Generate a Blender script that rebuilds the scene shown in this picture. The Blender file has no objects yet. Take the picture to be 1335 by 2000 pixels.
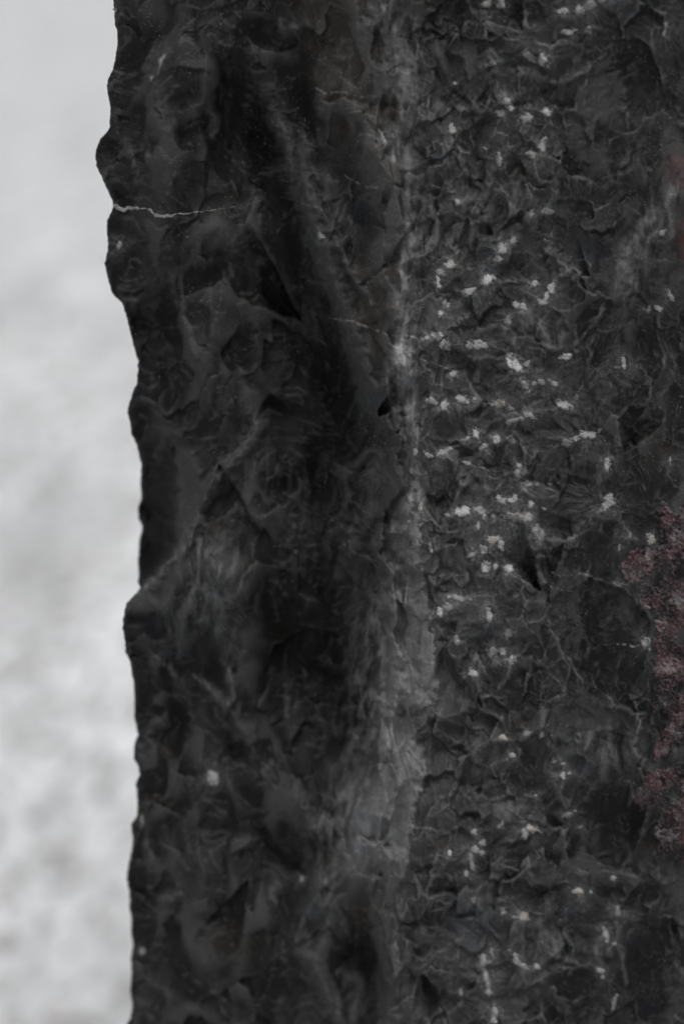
import bpy, math, random
import numpy as np

# ------------------------------------------------------------------ camera, sky, sun, exposure
SC = bpy.context.scene
COL = SC.collection
PITCH = math.radians(14.0)
DIST = 1.42                       # metres along the axis to the stone face
LENS, SENS = 85.0, 36.0
FPX = LENS / SENS * 2000.0        # the photograph's own pixels (1335 x 2000) are the drawing unit
CAM_Z = 1.45
CAM_Y = -DIST * math.cos(PITCH)
cam_d = bpy.data.cameras.new("camera")
cam = bpy.data.objects.new("camera", cam_d)
COL.objects.link(cam)
cam_d.sensor_fit = 'VERTICAL'
cam_d.sensor_height = SENS
cam_d.lens = LENS
cam_d.clip_start, cam_d.clip_end = 0.05, 3000
cam.location = (0, CAM_Y, CAM_Z)
cam.rotation_euler = (math.radians(90) - PITCH, 0, 0)
cam_d.dof.use_dof = True
cam_d.dof.focus_distance = 1.412
cam_d.dof.aperture_fstop = 3.0
cam_d.dof.aperture_blades = 9
SC.camera = cam

SUN_EL, SUN_AZ = math.radians(64), math.radians(14)     # azimuth: from behind the camera towards the right
world = bpy.data.worlds.new("World")
SC.world = world
world.use_nodes = True
wn, wl = world.node_tree.nodes, world.node_tree.links
bg = wn['Background']
sky = wn.new('ShaderNodeTexSky')
sky.sky_type = 'NISHITA'
sky.sun_disc = False
sky.sun_elevation = SUN_EL
sky.sun_rotation = math.pi - SUN_AZ
sky.air_density, sky.dust_density, sky.ozone_density = 1.0, 6.0, 1.0
hs = wn.new('ShaderNodeHueSaturation')                   # overcast: the blue is nearly gone
hs.inputs['Saturation'].default_value = 0.22
wl.new(sky.outputs[0], hs.inputs['Color'])
wl.new(hs.outputs[0], bg.inputs['Color'])
bg.inputs['Strength'].default_value = 0.07

sun_d = bpy.data.lights.new("sun", 'SUN')
sun_d.energy = 1.5
sun_d.angle = math.radians(14)
sun_d.color = (1.0, 0.985, 0.965)
sun = bpy.data.objects.new("sun", sun_d)
COL.objects.link(sun)
# direction towards the sun: behind the camera (-y) swung to the right (+x), and up
sx, sy, sz = math.sin(SUN_AZ) * math.cos(SUN_EL), -math.cos(SUN_AZ) * math.cos(SUN_EL), math.sin(SUN_EL)
from mathutils import Vector
sun.rotation_euler = Vector((sx, sy, sz)).to_track_quat('Z', 'Y').to_euler()
sun.location = (2, -2, 4)

SC.view_settings.view_transform = 'Standard'
SC.view_settings.look = 'None'
SC.view_settings.gamma = 1.0
SC.view_settings.exposure = 0.22
SC.render.engine = 'CYCLES'
SC.cycles.max_bounces = 6
SC.cycles.use_denoising = True

# ------------------------------------------------------------------ numpy noise
RNG = np.random.default_rng(11)
random.seed(5)
_perm = RNG.permutation(256).astype(np.int32)
_perm = np.concatenate([_perm, _perm, _perm])
_ang = RNG.random(256) * 2 * np.pi
_gx, _gy = np.cos(_ang).astype(np.float32), np.sin(_ang).astype(np.float32)

def perlin(x, y, seed=0):
    x = np.asarray(x, np.float32) + np.float32(seed * 17.31 + 300)
    y = np.asarray(y, np.float32) + np.float32(seed * 9.73 + 300)
    xi, yi = np.floor(x).astype(np.int32), np.floor(y).astype(np.int32)
    fx, fy = x - xi, y - yi
    xi &= 255; yi &= 255
    u = fx * fx * fx * (fx * (fx * 6 - 15) + 10)
    v = fy * fy * fy * (fy * (fy * 6 - 15) + 10)
    def g(ix, iy, dx, dy):
        h = _perm[_perm[ix] + iy] & 255
        return _gx[h] * dx + _gy[h] * dy
    a = g(xi, yi, fx, fy); b = g(xi + 1, yi, fx - 1, fy)
    c = g(xi, yi + 1, fx, fy - 1); d = g(xi + 1, yi + 1, fx - 1, fy - 1)
    t0 = a + u * (b - a); t1 = c + u * (d - c)
    return (t0 + v * (t1 - t0)) * 1.5

def fbm(x, y, oct=4, seed=0, gain=0.5):
    r, a, f = 0, 1.0, 1.0
    for k in range(oct):
        r = r + a * perlin(x * f, y * f, seed + k * 3)
        a *= gain; f *= 2.03
    return r

def ridged(x, y, oct=3, seed=0):
    r, a, f = 0, 1.0, 1.0
    for k in range(oct):
        r = r + a * (1 - 2.2 * np.abs(perlin(x * f, y * f, seed + k * 5)))
        a *= 0.5; f *= 2.1
    return r

def cells(x, y, seed, jit=.85):
    """nearest-cell lookup: offset from the cell's own point and three random numbers of the cell"""
    x = np.asarray(x, np.float32) + 500; y = np.asarray(y, np.float32) + 500
    xi, yi = np.floor(x).astype(np.int32), np.floor(y).astype(np.int32)
    bd = np.full(x.shape, 9e9, np.float32); bx = np.zeros_like(bd); by = np.zeros_like(bd); bh = np.zeros(x.shape, np.int32)
    for oy in (-1, 0, 1):
        for ox in (-1, 0, 1):
            cx, cy = xi + ox, yi + oy
            h = _perm[(_perm[(cx + seed) & 255] + cy + seed * 7) & 255] & 255
            h2 = _perm[h + 91]; h3 = _perm[h2 + 37]
            dx = x - cx - .5 - (h2 / 255. - .5) * jit; dy = y - cy - .5 - (h3 / 255. - .5) * jit
            d = dx * dx + dy * dy
            m = d < bd
            bd = np.where(m, d, bd); bx = np.where(m, dx, bx); by = np.where(m, dy, by); bh = np.where(m, h, bh)
    r1 = _perm[bh + 13] / 255.; r2 = _perm[bh + 57] / 255.; r3 = _perm[bh + 101] / 255.
    return bx, by, r1.astype(np.float32), r2.astype(np.float32), r3.astype(np.float32)

def sstep(a, b, x):
    t = np.clip((x - a) / (b - a), 0, 1)
    return t * t * (3 - 2 * t)

def blur(f, r):
    """three box blurs, about a gaussian of r raster cells"""
    r = max(1, int(round(r)))
    for ax in (0, 1):
        for _ in range(3):
            p = np.pad(f, [(r + 1, r) if a == ax else (0, 0) for a in (0, 1)], mode='edge')
            c = np.cumsum(p, axis=ax, dtype=np.float64)
            n = f.shape[ax]
            hi = np.take(c, np.arange(2 * r + 1, 2 * r + 1 + n), axis=ax)
            lo = np.take(c, np.arange(0, n), axis=ax)
            f = ((hi - lo) / (2 * r + 1)).astype(np.float32)
    return f

# ------------------------------------------------------------------ what the stone looks like, measured off the photograph
OUTLINE = [(-160, 222), (-60, 216), (0, 221), (21, 223), (49, 224), (61, 229), (87, 229), (119, 224), (136, 220), (150, 213), (166, 208), (185, 211),
 (210, 215), (227, 215), (252, 213), (262, 205), (270, 197), (287, 189), (304, 186), (324, 188), (345, 198), (367, 208), (392, 219), (406, 221),
 (418, 215), (429, 209), (450, 208), (476, 211), (493, 209), (515, 204), (539, 209), (556, 214), (572, 218), (583, 229), (591, 238), (619, 247),
 (647, 254), (678, 261), (704, 269.5), (722, 269), (748, 267), (771, 257), (804, 248), (825, 254), (848, 256.5), (872, 268), (895, 272),
 (905, 276), (940, 274), (970, 276), (993, 269), (1014, 271), (1028, 278), (1056, 272), (1098, 269), (1122, 271), (1136, 269), (1150, 274),
 (1166, 259), (1178, 247), (1199, 241.5), (1224, 239), (1252, 243), (1276, 245), (1294, 254), (1322, 258), (1331, 261), (1370, 262), (1401, 262),
 (1435, 269), (1454, 262), (1482, 261), (1496, 269.5), (1512, 272), (1531, 265), (1562, 268), (1590, 268), (1611, 255.5), (1636, 259), (1660, 257),
 (1688, 251), (1716, 247), (1744, 253), (1772, 252), (1797, 257), (1821, 255), (1842, 260), (1874, 255), (1902, 257), (1933, 254), (1965, 258),
 (1986, 255.5), (2000, 247), (2060, 252), (2160, 246)]
RIDGE = [(-160, 730), (0, 742), (100, 782), (200, 800), (300, 780), (400, 800), (500, 800), (600, 782), (640, 790), (700, 765), (760, 783), (800, 795),
 (880, 806), (950, 812), (1000, 795), (1050, 792), (1100, 803), (1200, 835), (1300, 845), (1360, 848), (1420, 806), (1500, 815), (1600, 800),
 (1700, 790), (1800, 768), (1900, 760), (2160, 760)]
# depth of the face in millimetres (towards the camera is up) at key heights
PROFILE = {
 -160: [(220, -70), (300, -60), (420, -58), (540, -46), (640, -22), (735, 0), (800, 2), (880, -8), (960, 0), (1100, 0), (1335, -6), (1560, -14)],
 60: [(220, -72), (300, -58), (420, -60), (540, -48), (640, -24), (760, 0), (810, 1), (880, -9), (960, 0), (1100, 0), (1335, -6), (1560, -14)],
 250: [(190, -74), (300, -58), (380, -60), (480, -62), (560, -46), (640, -24), (700, -12), (785, 0), (850, -2), (950, -4), (1100, 0), (1335, -6), (1560, -12)],
 450: [(205, -78), (310, -62), (420, -60), (560, -50), (640, -28), (720, -9), (800, 0), (900, -3), (1050, 0), (1220, -6), (1335, 4), (1560, 2)],
 650: [(255, -86), (335, -80), (385, -62), (520, -58), (650, -44), (720, -24), (785, 0), (900, -2), (1050, 0), (1200, -6), (1335, 0), (1560, 2)],
 850: [(255, -88), (350, -78), (430, -68), (560, -60), (660, -44), (740, -20), (803, 0), (900, -2), (1100, 0), (1335, 4), (1560, 6)],
 930: [(270, -114), (345, -80), (368, -68), (440, -62), (590, -56), (680, -38), (750, -16), (803, 0), (920, -2), (1100, 0), (1335, 6), (1560, 9)],
 1050: [(272, -126), (344, -84), (364, -62), (450, -58), (600, -52), (690, -32), (755, -10), (805, 0), (950, -2), (1100, 0), (1250, 4), (1335, 12), (1560, 16)],
 1115: [(270, -112), (300, -88), (325, -60), (450, -52), (600, -51), (690, -31), (755, -12), (812, 0), (950, -2), (1120, -2), (1255, 5), (1335, 13), (1560, 17)],
 1185: [(242, -72), (330, -62), (450, -50), (560, -50), (640, -48), (720, -18), (830, 0), (950, 0), (1165, -4), (1270, 6), (1335, 14), (1560, 18)],
 1400: [(262, -84), (400, -66), (520, -58), (640, -54), (690, -40), (740, -18), (835, 0), (950, -2), (1150, -2), (1270, 8), (1335, 14), (1560, 18)],
 1600: [(256, -82), (400, -64), (560, -52), (640, -40), (720, -18), (800, 0), (900, 0), (1050, 0), (1200, -7), (1290, 8), (1335, 14), (1560, 18)],
 1800: [(256, -82), (400, -60), (540, -50), (640, -28), (700, -32), (765, -5), (850, 0), (950, -4), (1100, 4), (1200, -4), (1335, 6), (1560, 8)],
 2160: [(250, -80), (400, -60), (560, -50), (660, -40), (720, -30), (765, -6), (850, -2), (1000, 0), (1200, -2), (1335, 2), (1560, 4)],
}
# crushed white tool marks: x, y, half width, half height, turn in degrees (clockwise in the picture), strength
BRUISE = [
 (950,8,8,8,0,.8),(978,8,9,8,0,.8),(959,124,8,10,0,1),(887,164,4,4,0,.7),(994,204,8,13,-30,1),(975,219,9,8,0,.9),(882,252,7,9,0,.7),(974,311,6,14,0,.8),
 (883,374,6,5,0,.9),(891,394,5,8,0,.6),(626,460,6,8,-30,.5),(980,486,12,13,10,.7),(1001,470,6,10,20,.6),(1098,22,14,5,-10,.7),(1130,21,10,8,0,.8),
 (1150,10,10,9,0,.8),(1171,1,9,5,0,.6),(1109,63,13,6,-10,.55),(1150,54,5,3,0,.6),(1032,110,15,9,35,.5),(1058,115,8,13,-10,1),(1067,217,8,9,0,1),
 (1025,231,15,8,-10,.9),(1058,285,8,14,25,.9),(1038,301,11,7,0,1),(1066,414,11,6,10,.7),(1038,418,6,7,30,.5),(1298,57,4,16,15,.45),(1293,454,7,7,0,.45),
 (947,290,6,3,30,.7),(882,516,12,8,10,1),(861,530,8,9,-30,.7),(855,552,4,12,-10,.9),(952,545,15,8,-25,1),(915,571,13,7,-25,.75),(972,504,9,6,-30,.8),
 (868,595,7,9,20,.85),(859,612,5,8,30,.8),(834,659,6,6,0,1),(852,656,13,9,10,1),(870,674,14,8,35,1),(934,672,22,9,5,.7),(991,627,8,9,20,.85),
 (883,729,8,7,0,.95),(844,783,12,7,10,1),(868,793,7,10,20,1),(903,780,12,9,30,1),(925,783,5,7,0,.9),(972,789,12,9,20,1),(996,797,8,5,10,.8),
 (927,845,6,11,-20,.9),(909,858,11,5,-10,.55),(970,857,11,8,0,.8),(943,873,10,5,-25,.95),(810,882,5,7,0,.8),(837,890,9,4,10,.7),(861,885,10,6,-15,.95),
 (875,877,8,5,-20,.8),(978,975,11,8,15,1),(912,905,8,4,20,.6),(820,992,4,11,10,.8),(903,1000,18,8,-3,1),(938,998,13,8,10,1),(945,1010,4,6,0,.8),
 (871,1006,6,4,0,.7),(964,1009,6,5,0,.8),(1005,1010,24,9,4,1),(1030,1012,9,9,0,1),(1050,1038,9,17,-35,1),(933,1025,4,8,0,.8),(798,1018,5,4,0,.6),
 (841,1072,5,8,-15,.75),(963,1055,12,9,-25,1),(978,1064,6,11,-15,1),(943,1075,8,11,-10,1),(924,1081,13,5,-20,1),(948,1107,8,11,0,1),(992,1107,9,7,0,1),
 (967,1105,4,6,0,.7),(898,1168,20,6,12,.85),(876,1165,4,4,0,.7),(872,1187,11,8,-20,.95),(860,1196,6,9,-10,.9),(954,1201,6,14,-8,1),(992,1238,10,10,0,1),
 (891,1250,5,12,-15,.85),(964,1273,10,9,0,.85),(981,1273,8,8,0,.8),(997,1289,9,8,0,1),(922,1313,10,8,15,1),(984,1441,8,7,0,.7),(997,1476,7,6,20,.8),
 (1040,554,10,7,10,.95),(1077,562,8,9,30,.95),(1067,578,5,11,25,.8),(1056,590,9,7,30,.9),(1007,597,6,7,0,.8),(1020,599,7,8,0,.9),(1004,711,9,20,-42,1),
 (1029,711,6,8,20,.5),(1026,752,6,14,-30,1),(1056,746,8,6,10,.9),(1043,749,5,5,0,.8),(1080,748,11,5,25,.6),(1101,791,18,8,28,.9),(1104,696,13,6,-5,.5),
 (1217,707,5,15,-12,.6),(1031,810,13,6,35,.9),(1004,821,19,5,-10,.8),(1145,849,27,8,-16,.65),(998,858,11,8,30,.55),(1106,867,9,9,0,.6),(1185,906,6,12,0,.8),
 (1010,923,6,9,0,1),(1014,909,5,5,0,.8),(1023,950,15,8,-15,1),(1007,972,6,9,0,1),(999,978,8,4,15,.8),(1035,986,6,7,0,.9),(1187,981,11,15,5,1.1),
 (1064,995,7,3,25,.6),(1286,602,8,6,0,.45),(1265,606,5,8,0,.5),(1308,578,4,14,-30,.5),(1307,900,3,7,0,.6),(1229,1048,3,8,10,.8),(1271,1053,9,10,0,.55),
 (1208,1072,4,7,0,.4),(1028,1432,10,7,0,.5),(1056,1432,6,7,0,.6),(1262,1255,9,12,-15,.65),(1097,1492,5,3,0,.7),(1082,1489,6,4,0,.6),
 (1098,1516,5,9,0,1),(1110,1511,4,3,0,.6),(1045,1554,4,3,0,.6),(978,1612,7,7,0,.8),(1025,1629,7,11,-10,.9),(1041,1620,13,6,15,.75),(941,1646,8,6,-20,.8),
 (928,1660,9,8,10,.9),(940,1664,6,6,0,.85),(918,1675,8,7,0,.8),(922,1690,6,9,0,.85),(910,1706,5,7,-20,.7),(877,1665,4,7,0,.7),(924,1626,7,6,0,.8),
 (1107,1591,10,6,0,.6),(1122,1584,4,3,0,.6),(1133,1615,4,4,0,.7),(1127,1740,11,6,0,.7),(1153,1743,3,3,0,.7),(1196,1714,6,7,0,.5),(1205,1780,5,13,8,.6),
 (983,1783,8,7,0,.85),(1004,1792,5,3,0,.8),(1023,1791,11,8,0,.9),(1181,1822,6,16,-12,.8),(1196,1842,6,5,20,.6),(1007,1873,6,11,-20,.85),(1022,1887,11,6,35,.85),
 (1049,1888,10,5,30,.8),(993,1857,5,5,0,.6),(942,1876,7,12,-10,.85),(950,1911,5,24,-10,.75),(954,1938,6,6,0,.75),(960,1860,4,11,-12,.7),(1172,1896,6,7,0,.7),
 (1175,1908,4,4,0,.6),(965,1980,8,15,-8,.8),(1199,1956,5,13,20,.35),(900,1936,4,10,0,.7),(925,1758,4,8,0,.8),
 (234,478,6,9,20,.7),(227,20,4,5,0,.6),(416,1519,11,16,-25,.45),(590,1715,5,8,0,.5),(277,1856,7,8,0,.3),(277,1605,4,11,0,.35),(747,272,4,21,-20,.9),
]
VEIN = [(214,392),(222,400),(234,408),(262,406),(282,409),(295,411),(303,421),(316,423),(340,420),(372,416),(405,412),(440,407),(470,400),(500,394),(530,390),(550,386)]
THIN_VEINS = [  # polyline, half width, strength
 ([(550,386),(575,391),(600,400),(625,408),(640,425)], 1.6, .16),
 ([(618,172),(632,181),(650,183),(672,180),(690,183),(705,188),(722,189),(745,197)], 1.8, .34),
 ([(675,222),(700,215),(712,224),(738,229)], 1.6, .25), ([(695,262),(730,264)], 1.6, .3),
 ([(672,345),(700,356),(720,364),(735,367)], 1.8, .34),
 ([(855,280),(880,287),(905,295),(920,298)], 2, .3), ([(640,622),(690,628),(718,641),(740,646),(757,653),(775,658),(795,664)], 2.2, .3),
 ([(952,673),(975,680),(992,688),(1012,694)], 1.5, .45), ([(820,700),(850,712),(885,722),(905,730)], 1.5, .4),
 ([(1075,1118),(1092,1122),(1108,1124),(1125,1121),(1142,1122),(1155,1124)], 1.5, .4), ([(1060,1137),(1078,1148),(1098,1152),(1118,1153)], 1.4, .35),
 ([(1205,1256),(1235,1261),(1268,1262)], 1.6, .5), ([(1195,1138),(1222,1150),(1236,1165),(1246,1180)], 1.5, .35),
 ([(980,1129),(960,1124),(920,1122),(890,1125),(850,1124)], 1.2, .22), ([(925,785),(950,788),(965,789)], 1.5, .6),
 ([(995,935),(1010,938),(1022,945),(1040,946),(1090,944)], 1.6, .5), ([(912,905),(935,912),(955,920)], 1.4, .4),
 ([(300,422),(318,398),(330,362),(345,335)], 1.6, .2), ([(700,1010),(720,1030)], 1.2, .1),
 ([(520,800),(495,835),(470,870),(440,900)], 3, .08), ([(435,560),(428,600),(415,640)], 2, .1),
 ([(1180,1262),(1150,1268),(1100,1275)], 1.2, .1),
 ([(870,885),(845,890),(830,884),(826,876)], 1.4, .6), ([(785,655),(812,660),(832,659)], 2, .5),
]
CRUST = [[(1340,985),(1308,1000),(1296,980),(1287,976),(1287,1000),(1284,1030),(1292,1048),(1300,1064),(1272,1068),(1250,1062),(1230,1080),(1207,1100),
  (1213,1120),(1225,1140),(1240,1156),(1248,1172),(1254,1200),(1274,1215),(1284,1228),(1276,1250),(1272,1290),(1277,1312),(1268,1345),(1261,1385),
  (1270,1396),(1290,1392),(1306,1398),(1300,1415),(1290,1430),(1286,1448),(1271,1456),(1279,1480),(1290,1486),(1304,1470),(1316,1450),(1400,1440),(1560,1430),(1560,960),(1400,970)],
 [(1262,1506),(1256,1530),(1228,1556),(1236,1574),(1262,1586),(1284,1602),(1276,1640),(1285,1672),(1300,1690),(1320,1680),(1400,1700),(1560,1690),(1560,1500),(1400,1490),(1330,1498),(1300,1500)]]
STAIN = [[(1400,285),(1320,300),(1304,325),(1300,345),(1318,360),(1400,370)],[(1400,430),(1330,440),(1318,470),(1330,500),(1400,520)]]

# ------------------------------------------------------------------ the relief and the colour as rasters over the face
RS = 1.5
U0, U1, V0, V1 = 100.0, 1560.0, -160.0, 2160.0
ru = np.arange(U0, U1, RS, dtype=np.float32)
rv = np.arange(V0, V1, RS, dtype=np.float32)
UU, VV = np.meshgrid(ru, rv)
NR, NC = UU.shape
outl = np.interp(rv, [p[0] for p in OUTLINE], [p[1] for p in OUTLINE]).astype(np.float32)
rdg = np.interp(rv, [p[0] for p in RIDGE], [p[1] for p in RIDGE]).astype(np.float32)
rdg = rdg + 5 * perlin(rv / 40, rv * 0, 3) + 3 * perlin(rv / 15, rv * 0, 4)

keys = sorted(PROFILE)
prof = {k: np.interp(ru, [p[0] for p in PROFILE[k]], [p[1] for p in PROFILE[k]]) for k in keys}
H = np.zeros((NR, NC), np.float32)
for i, v in enumerate(rv):
    j = min(max(np.searchsorted(keys, v) - 1, 0), len(keys) - 2)
    t = (v - keys[j]) / (keys[j + 1] - keys[j])
    t = t * t * (3 - 2 * t)
    H[i] = prof[keys[j]] * (1 - t) + prof[keys[j + 1]] * t
H = blur(H, 5)

wu = 26 * fbm(UU / 150, VV / 190, 3, 21)
wv = 26 * fbm(UU / 150, VV / 190, 3, 22)
left = 1 - sstep(-25, 15, UU - rdg[:, None])               # 1 on the receding left face
LUM = np.ones((NR, NC), np.float32)                         # the tone of each fracture, and shade painted into the left recess
WEAR = np.zeros((NR, NC), np.float32)                       # pale rubbed and bruised stone

H += 3.2 * fbm((UU + wu) / 210, (VV + wv) / 280, 2, 1) * (0.35 + 0.65 * left)
H += 1.1 * fbm((UU + wu) / 75, (VV + wv) / 105, 2, 5)

def win(cu, cv, r):
    a, b = max(int((cv - r - V0) / RS), 0), min(int((cv + r - V0) / RS) + 1, NR)
    c, d = max(int((cu - r - U0) / RS), 0), min(int((cu + r - U0) / RS) + 1, NC)
    return (slice(a, b), slice(c, d)) if b > a + 1 and d > c + 1 else None

def hat(cu, cv):
    return H[min(max(int((cv - V0) / RS), 0), NR - 1), min(max(int((cu - U0) / RS), 0), NC - 1)]

G0 = blur(H, 12)
GV, GU = np.gradient(G0, RS)

def scar(cu, cv, ra, rb, rot, depth, tu, tv, imp=None, ripple=0.0, hackle=0.0, tone=0.0, wall=3.0, seed=0, poly=.35, bowl=.75):
    """strike off one flake: a shallow angular hollow tilted by (tu, tv), kept where it lies below the face"""
    R_ = max(ra, rb)
    w = win(cu, cv, R_ * 1.5)
    if w is None:
        return
    i, j = min(max(int((cv - V0) / RS), 0), NR - 1), min(max(int((cu - U0) / RS), 0), NC - 1)
    gu, gv = GU[i, j], GV[i, j]
    zc = max(H[i, j] - G0[i, j], -1.2)                        # never far below the general face
    du, dv = UU[w] - cu, VV[w] - cv
    n = perlin(UU[w] / (ra * .6), VV[w] / (rb * .6), seed)
    n2 = perlin(UU[w] / 11, VV[w] / 11, seed + 3)
    c, s = math.cos(rot), math.sin(rot)
    a, b = (du * c + dv * s) / ra, (-du * s + dv * c) / rb
    el = np.sqrt(a * a + b * b)
    rg = np.random.default_rng(seed)
    a0 = rg.random() * 6.28
    pg = np.zeros_like(el)
    for k in range(5):
        an = a0 + k * 1.2566 + rg.uniform(-.4, .4)
        pg = np.maximum(pg, (a * math.cos(an) + b * math.sin(an)) / rg.uniform(.72, 1.0))
    dd_ = (1 - poly) * el + poly * pg + (.14 - .07 * (poly > .6)) * n + .04 * n2
    S = G0[w] + zc - depth * (1 - bowl * dd_ * dd_) + (tu * du + tv * dv) * 0.3
    S = S + wall * depth * 3 * np.clip(dd_ - .95, 0, None) + 400 * np.clip(dd_ - 1.22, 0, None)
    if imp is not None:
        ix, iy = imp
        ex, ey = UU[w] - ix, VV[w] - iy
        er = np.sqrt(ex * ex + ey * ey) + 1e-3
        if ripple:
            S = S + ripple * np.sin(er / (0.10 * R_ + 2.5) + 4 * n + 2 * n2) * np.clip(er / ra, 0, 1) * np.clip(.5 + perlin(UU[w] / 30, VV[w] / 30, seed + 5), 0, 1)
        if hackle:
            an = np.arctan2(ey, ex)
            S = S + hackle * ridged(an * 6.5 + seed, er / 60, 2, seed) * np.clip(er / 25, 0, 1)
    m = S < H[w]
    H[w] = np.where(m, S, H[w])
    if tone:
        LUM[w] = np.where(m, LUM[w] * (1 + tone), LUM[w])

def polydist(pts, w, wob=0.0, seed=0):
    P = np.array(pts, np.float32)
    x, y = UU[w], VV[w]
    if wob:
        x = x + wob * fbm(x / 22, y / 22, 2, seed); y = y + wob * fbm(x / 22, y / 22, 2, seed + 7)
    best = np.full(x.shape, 1e9, np.float32); side = np.zeros(x.shape, np.float32); al = np.zeros(x.shape, np.float32)
    L = 0.0
    seg = np.hypot(*(P[1:] - P[:-1]).T); T = seg.sum()
    for (ax, ay), (bx, by), l in zip(P[:-1], P[1:], seg):
        tx, ty = (bx - ax) / l, (by - ay) / l
        t = np.clip((x - ax) * tx + (y - ay) * ty, 0, l)
        ex, ey = x - ax - t * tx, y - ay - t * ty
        d = np.sqrt(ex * ex + ey * ey)
        m = d < best
        best = np.where(m, d, best); side = np.where(m, tx * ey - ty * ex, side); al = np.where(m, (L + t) / T, al)
        L += l
    return best, side, al

def around(pts, r):
    P = np.array(pts)
    a, b = max(int((P[:, 1].min() - r - V0) / RS), 0), min(int((P[:, 1].max() + r - V0) / RS) + 1, NR)
    c, d = max(int((P[:, 0].min() - r - U0) / RS), 0), min(int((P[:, 0].max() + r - U0) / RS) + 1, NC)
    return slice(a, b), slice(c, d)

def crest(pts, width, mm, wear=0.0, wob=5, seed=0, taper=True):
    """raise (or with mm < 0 sink) a soft ridge along a line"""
    w = around(pts, width * 3)
    d, _, al = polydist(pts, w, wob, seed)
    k = np.clip(np.minimum(al, 1 - al) * 5, 0, 1) if taper else 1.0
    H[w] += 1.5 * mm * np.exp(-(d / width) ** 2) * k
    if wear:
        n = 0.6 + 0.8 * fbm(UU[w] / 9, VV[w] / 22, 3, seed + 2)
        WEAR[w] = np.maximum(WEAR[w], 1.45 * wear * np.exp(-(d / (width * .9)) ** 2) * np.clip(n, 0, 1.4) * k)

def step(pts, reach, mm, wob=5, seed=0, wear=0.0):
    """a broken edge: the face drops by mm on the right-hand side of the line (as it is walked), easing back over reach"""
    w = around(pts, reach * 1.3)
    d, s, al = polydist(pts, w, wob, seed)
    k = np.clip(np.minimum(al, 1 - al) * 6, 0, 1)
    H[w] -= mm * k * np.where(s > 0, 1, 0) * np.exp(-(d / reach) ** 2 * 2) * sstep(0, 6, d)
    if wear:
        WEAR[w] = np.maximum(WEAR[w], wear * k * np.exp(-((d) / 5) ** 2))

def hollow(cu, cv, ra, rb, rot, mm, seed=0):
    """a soft swelling (or with mm > 0 a soft hollow) of the face"""
    w = win(cu, cv, max(ra, rb) * 2.4)
    if w is None: return
    du, dv = UU[w] - cu + wu[w] * .8, VV[w] - cv + wv[w] * .8
    c, s = math.cos(rot), math.sin(rot)
    a, b = (du * c + dv * s) / ra, (-du * s + dv * c) / rb
    H[w] -= 1.7 * mm * np.exp(-(a * a + b * b))

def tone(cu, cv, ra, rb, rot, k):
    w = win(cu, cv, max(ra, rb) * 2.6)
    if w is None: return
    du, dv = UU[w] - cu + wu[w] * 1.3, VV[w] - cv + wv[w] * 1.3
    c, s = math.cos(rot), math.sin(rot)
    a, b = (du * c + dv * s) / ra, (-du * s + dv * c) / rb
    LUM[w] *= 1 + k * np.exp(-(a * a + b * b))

# ---- large forms of the left face
scar(308, 660, 48, 100, .12, 3, .08, 0, tone=-.15, seed=2)
scar(312, 1010, 42, 140, .05, 6, .30, 0, tone=-.35, seed=3, wall=5)  # left recess: its tone puts the shade into the colour
scar(300, 860, 38, 80, 0, 2, .2, .05, tone=-.2, seed=4)
for a_ in [(490,280,85,120,.2,7),(560,620,70,170,-.15,8),(600,880,70,150,.1,9),(575,1300,75,170,-.15,12),(452,1455,32,56,-.25,5),(690,1880,36,110,-.2,5),
           (560,1690,50,60,-.5,6),(420,1750,40,90,.1,5),(395,1290,50,45,0,4),(340,1430,36,60,.3,5),(665,330,34,110,-.25,6),(700,450,22,60,.2,5),
           (410,470,50,60,0,-5),(390,160,50,70,0,-4),(440,1120,60,60,0,-6),(520,1010,70,50,.6,-4),(560,1560,60,60,0,-4),(330,330,40,70,0,-3),(620,80,40,80,0,4)]:
    hollow(*a_)
G0 = blur(H, 9)
GV, GU = np.gradient(G0, RS)
scar(240, 155, 28, 24, .4, 3, 0, -.35, seed=18)
scar(208, 285, 24, 20, .3, 2, 0, -.3, seed=19)
scar(240, 545, 45, 42, 0, 3, -.1, .2, imp=(220, 500), hackle=.15, seed=20)
scar(520, 60, 60, 34, .4, 3, 0, -.2, seed=24)
for k in range(80):                                         # chips along the broken left edge
    v = random.uniform(-120, 2120); r = random.uniform(14, 40)
    o = float(np.interp(v, rv, outl))
    scar(o + random.uniform(0, 80), v, r, r * random.uniform(.8, 1.8), random.uniform(-.6, .6), r * .3 * random.uniform(.06, .14),
         random.uniform(-.25, .2), random.uniform(-.3, .25), imp=(o, v - r), ripple=.05, hackle=.06, tone=random.uniform(-.15, .2), seed=100 + k, poly=.7, bowl=.4)
for k in range(150):                                        # broad shallow flakes over the left face
    v = random.uniform(-120, 2120); o = float(np.interp(v, rv, outl)); R = float(np.interp(v, rv, rdg))
    u = o + (R - o) * random.random(); r = random.uniform(16, 60)
    ta = random.uniform(0, 6.28); tm = random.uniform(.03, .20)
    scar(u, v, r * .75, r * random.uniform(1, 2.2), random.uniform(-.6, .6), r * .3 * random.uniform(.02, .05),
         tm * math.cos(ta), tm * math.sin(ta), imp=(u + random.uniform(-30, 30), v - r * 1.2), ripple=.05, hackle=.10,
         tone=random.uniform(-.16, .18), seed=200 + k, poly=.9, bowl=.2, wall=3)
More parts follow.
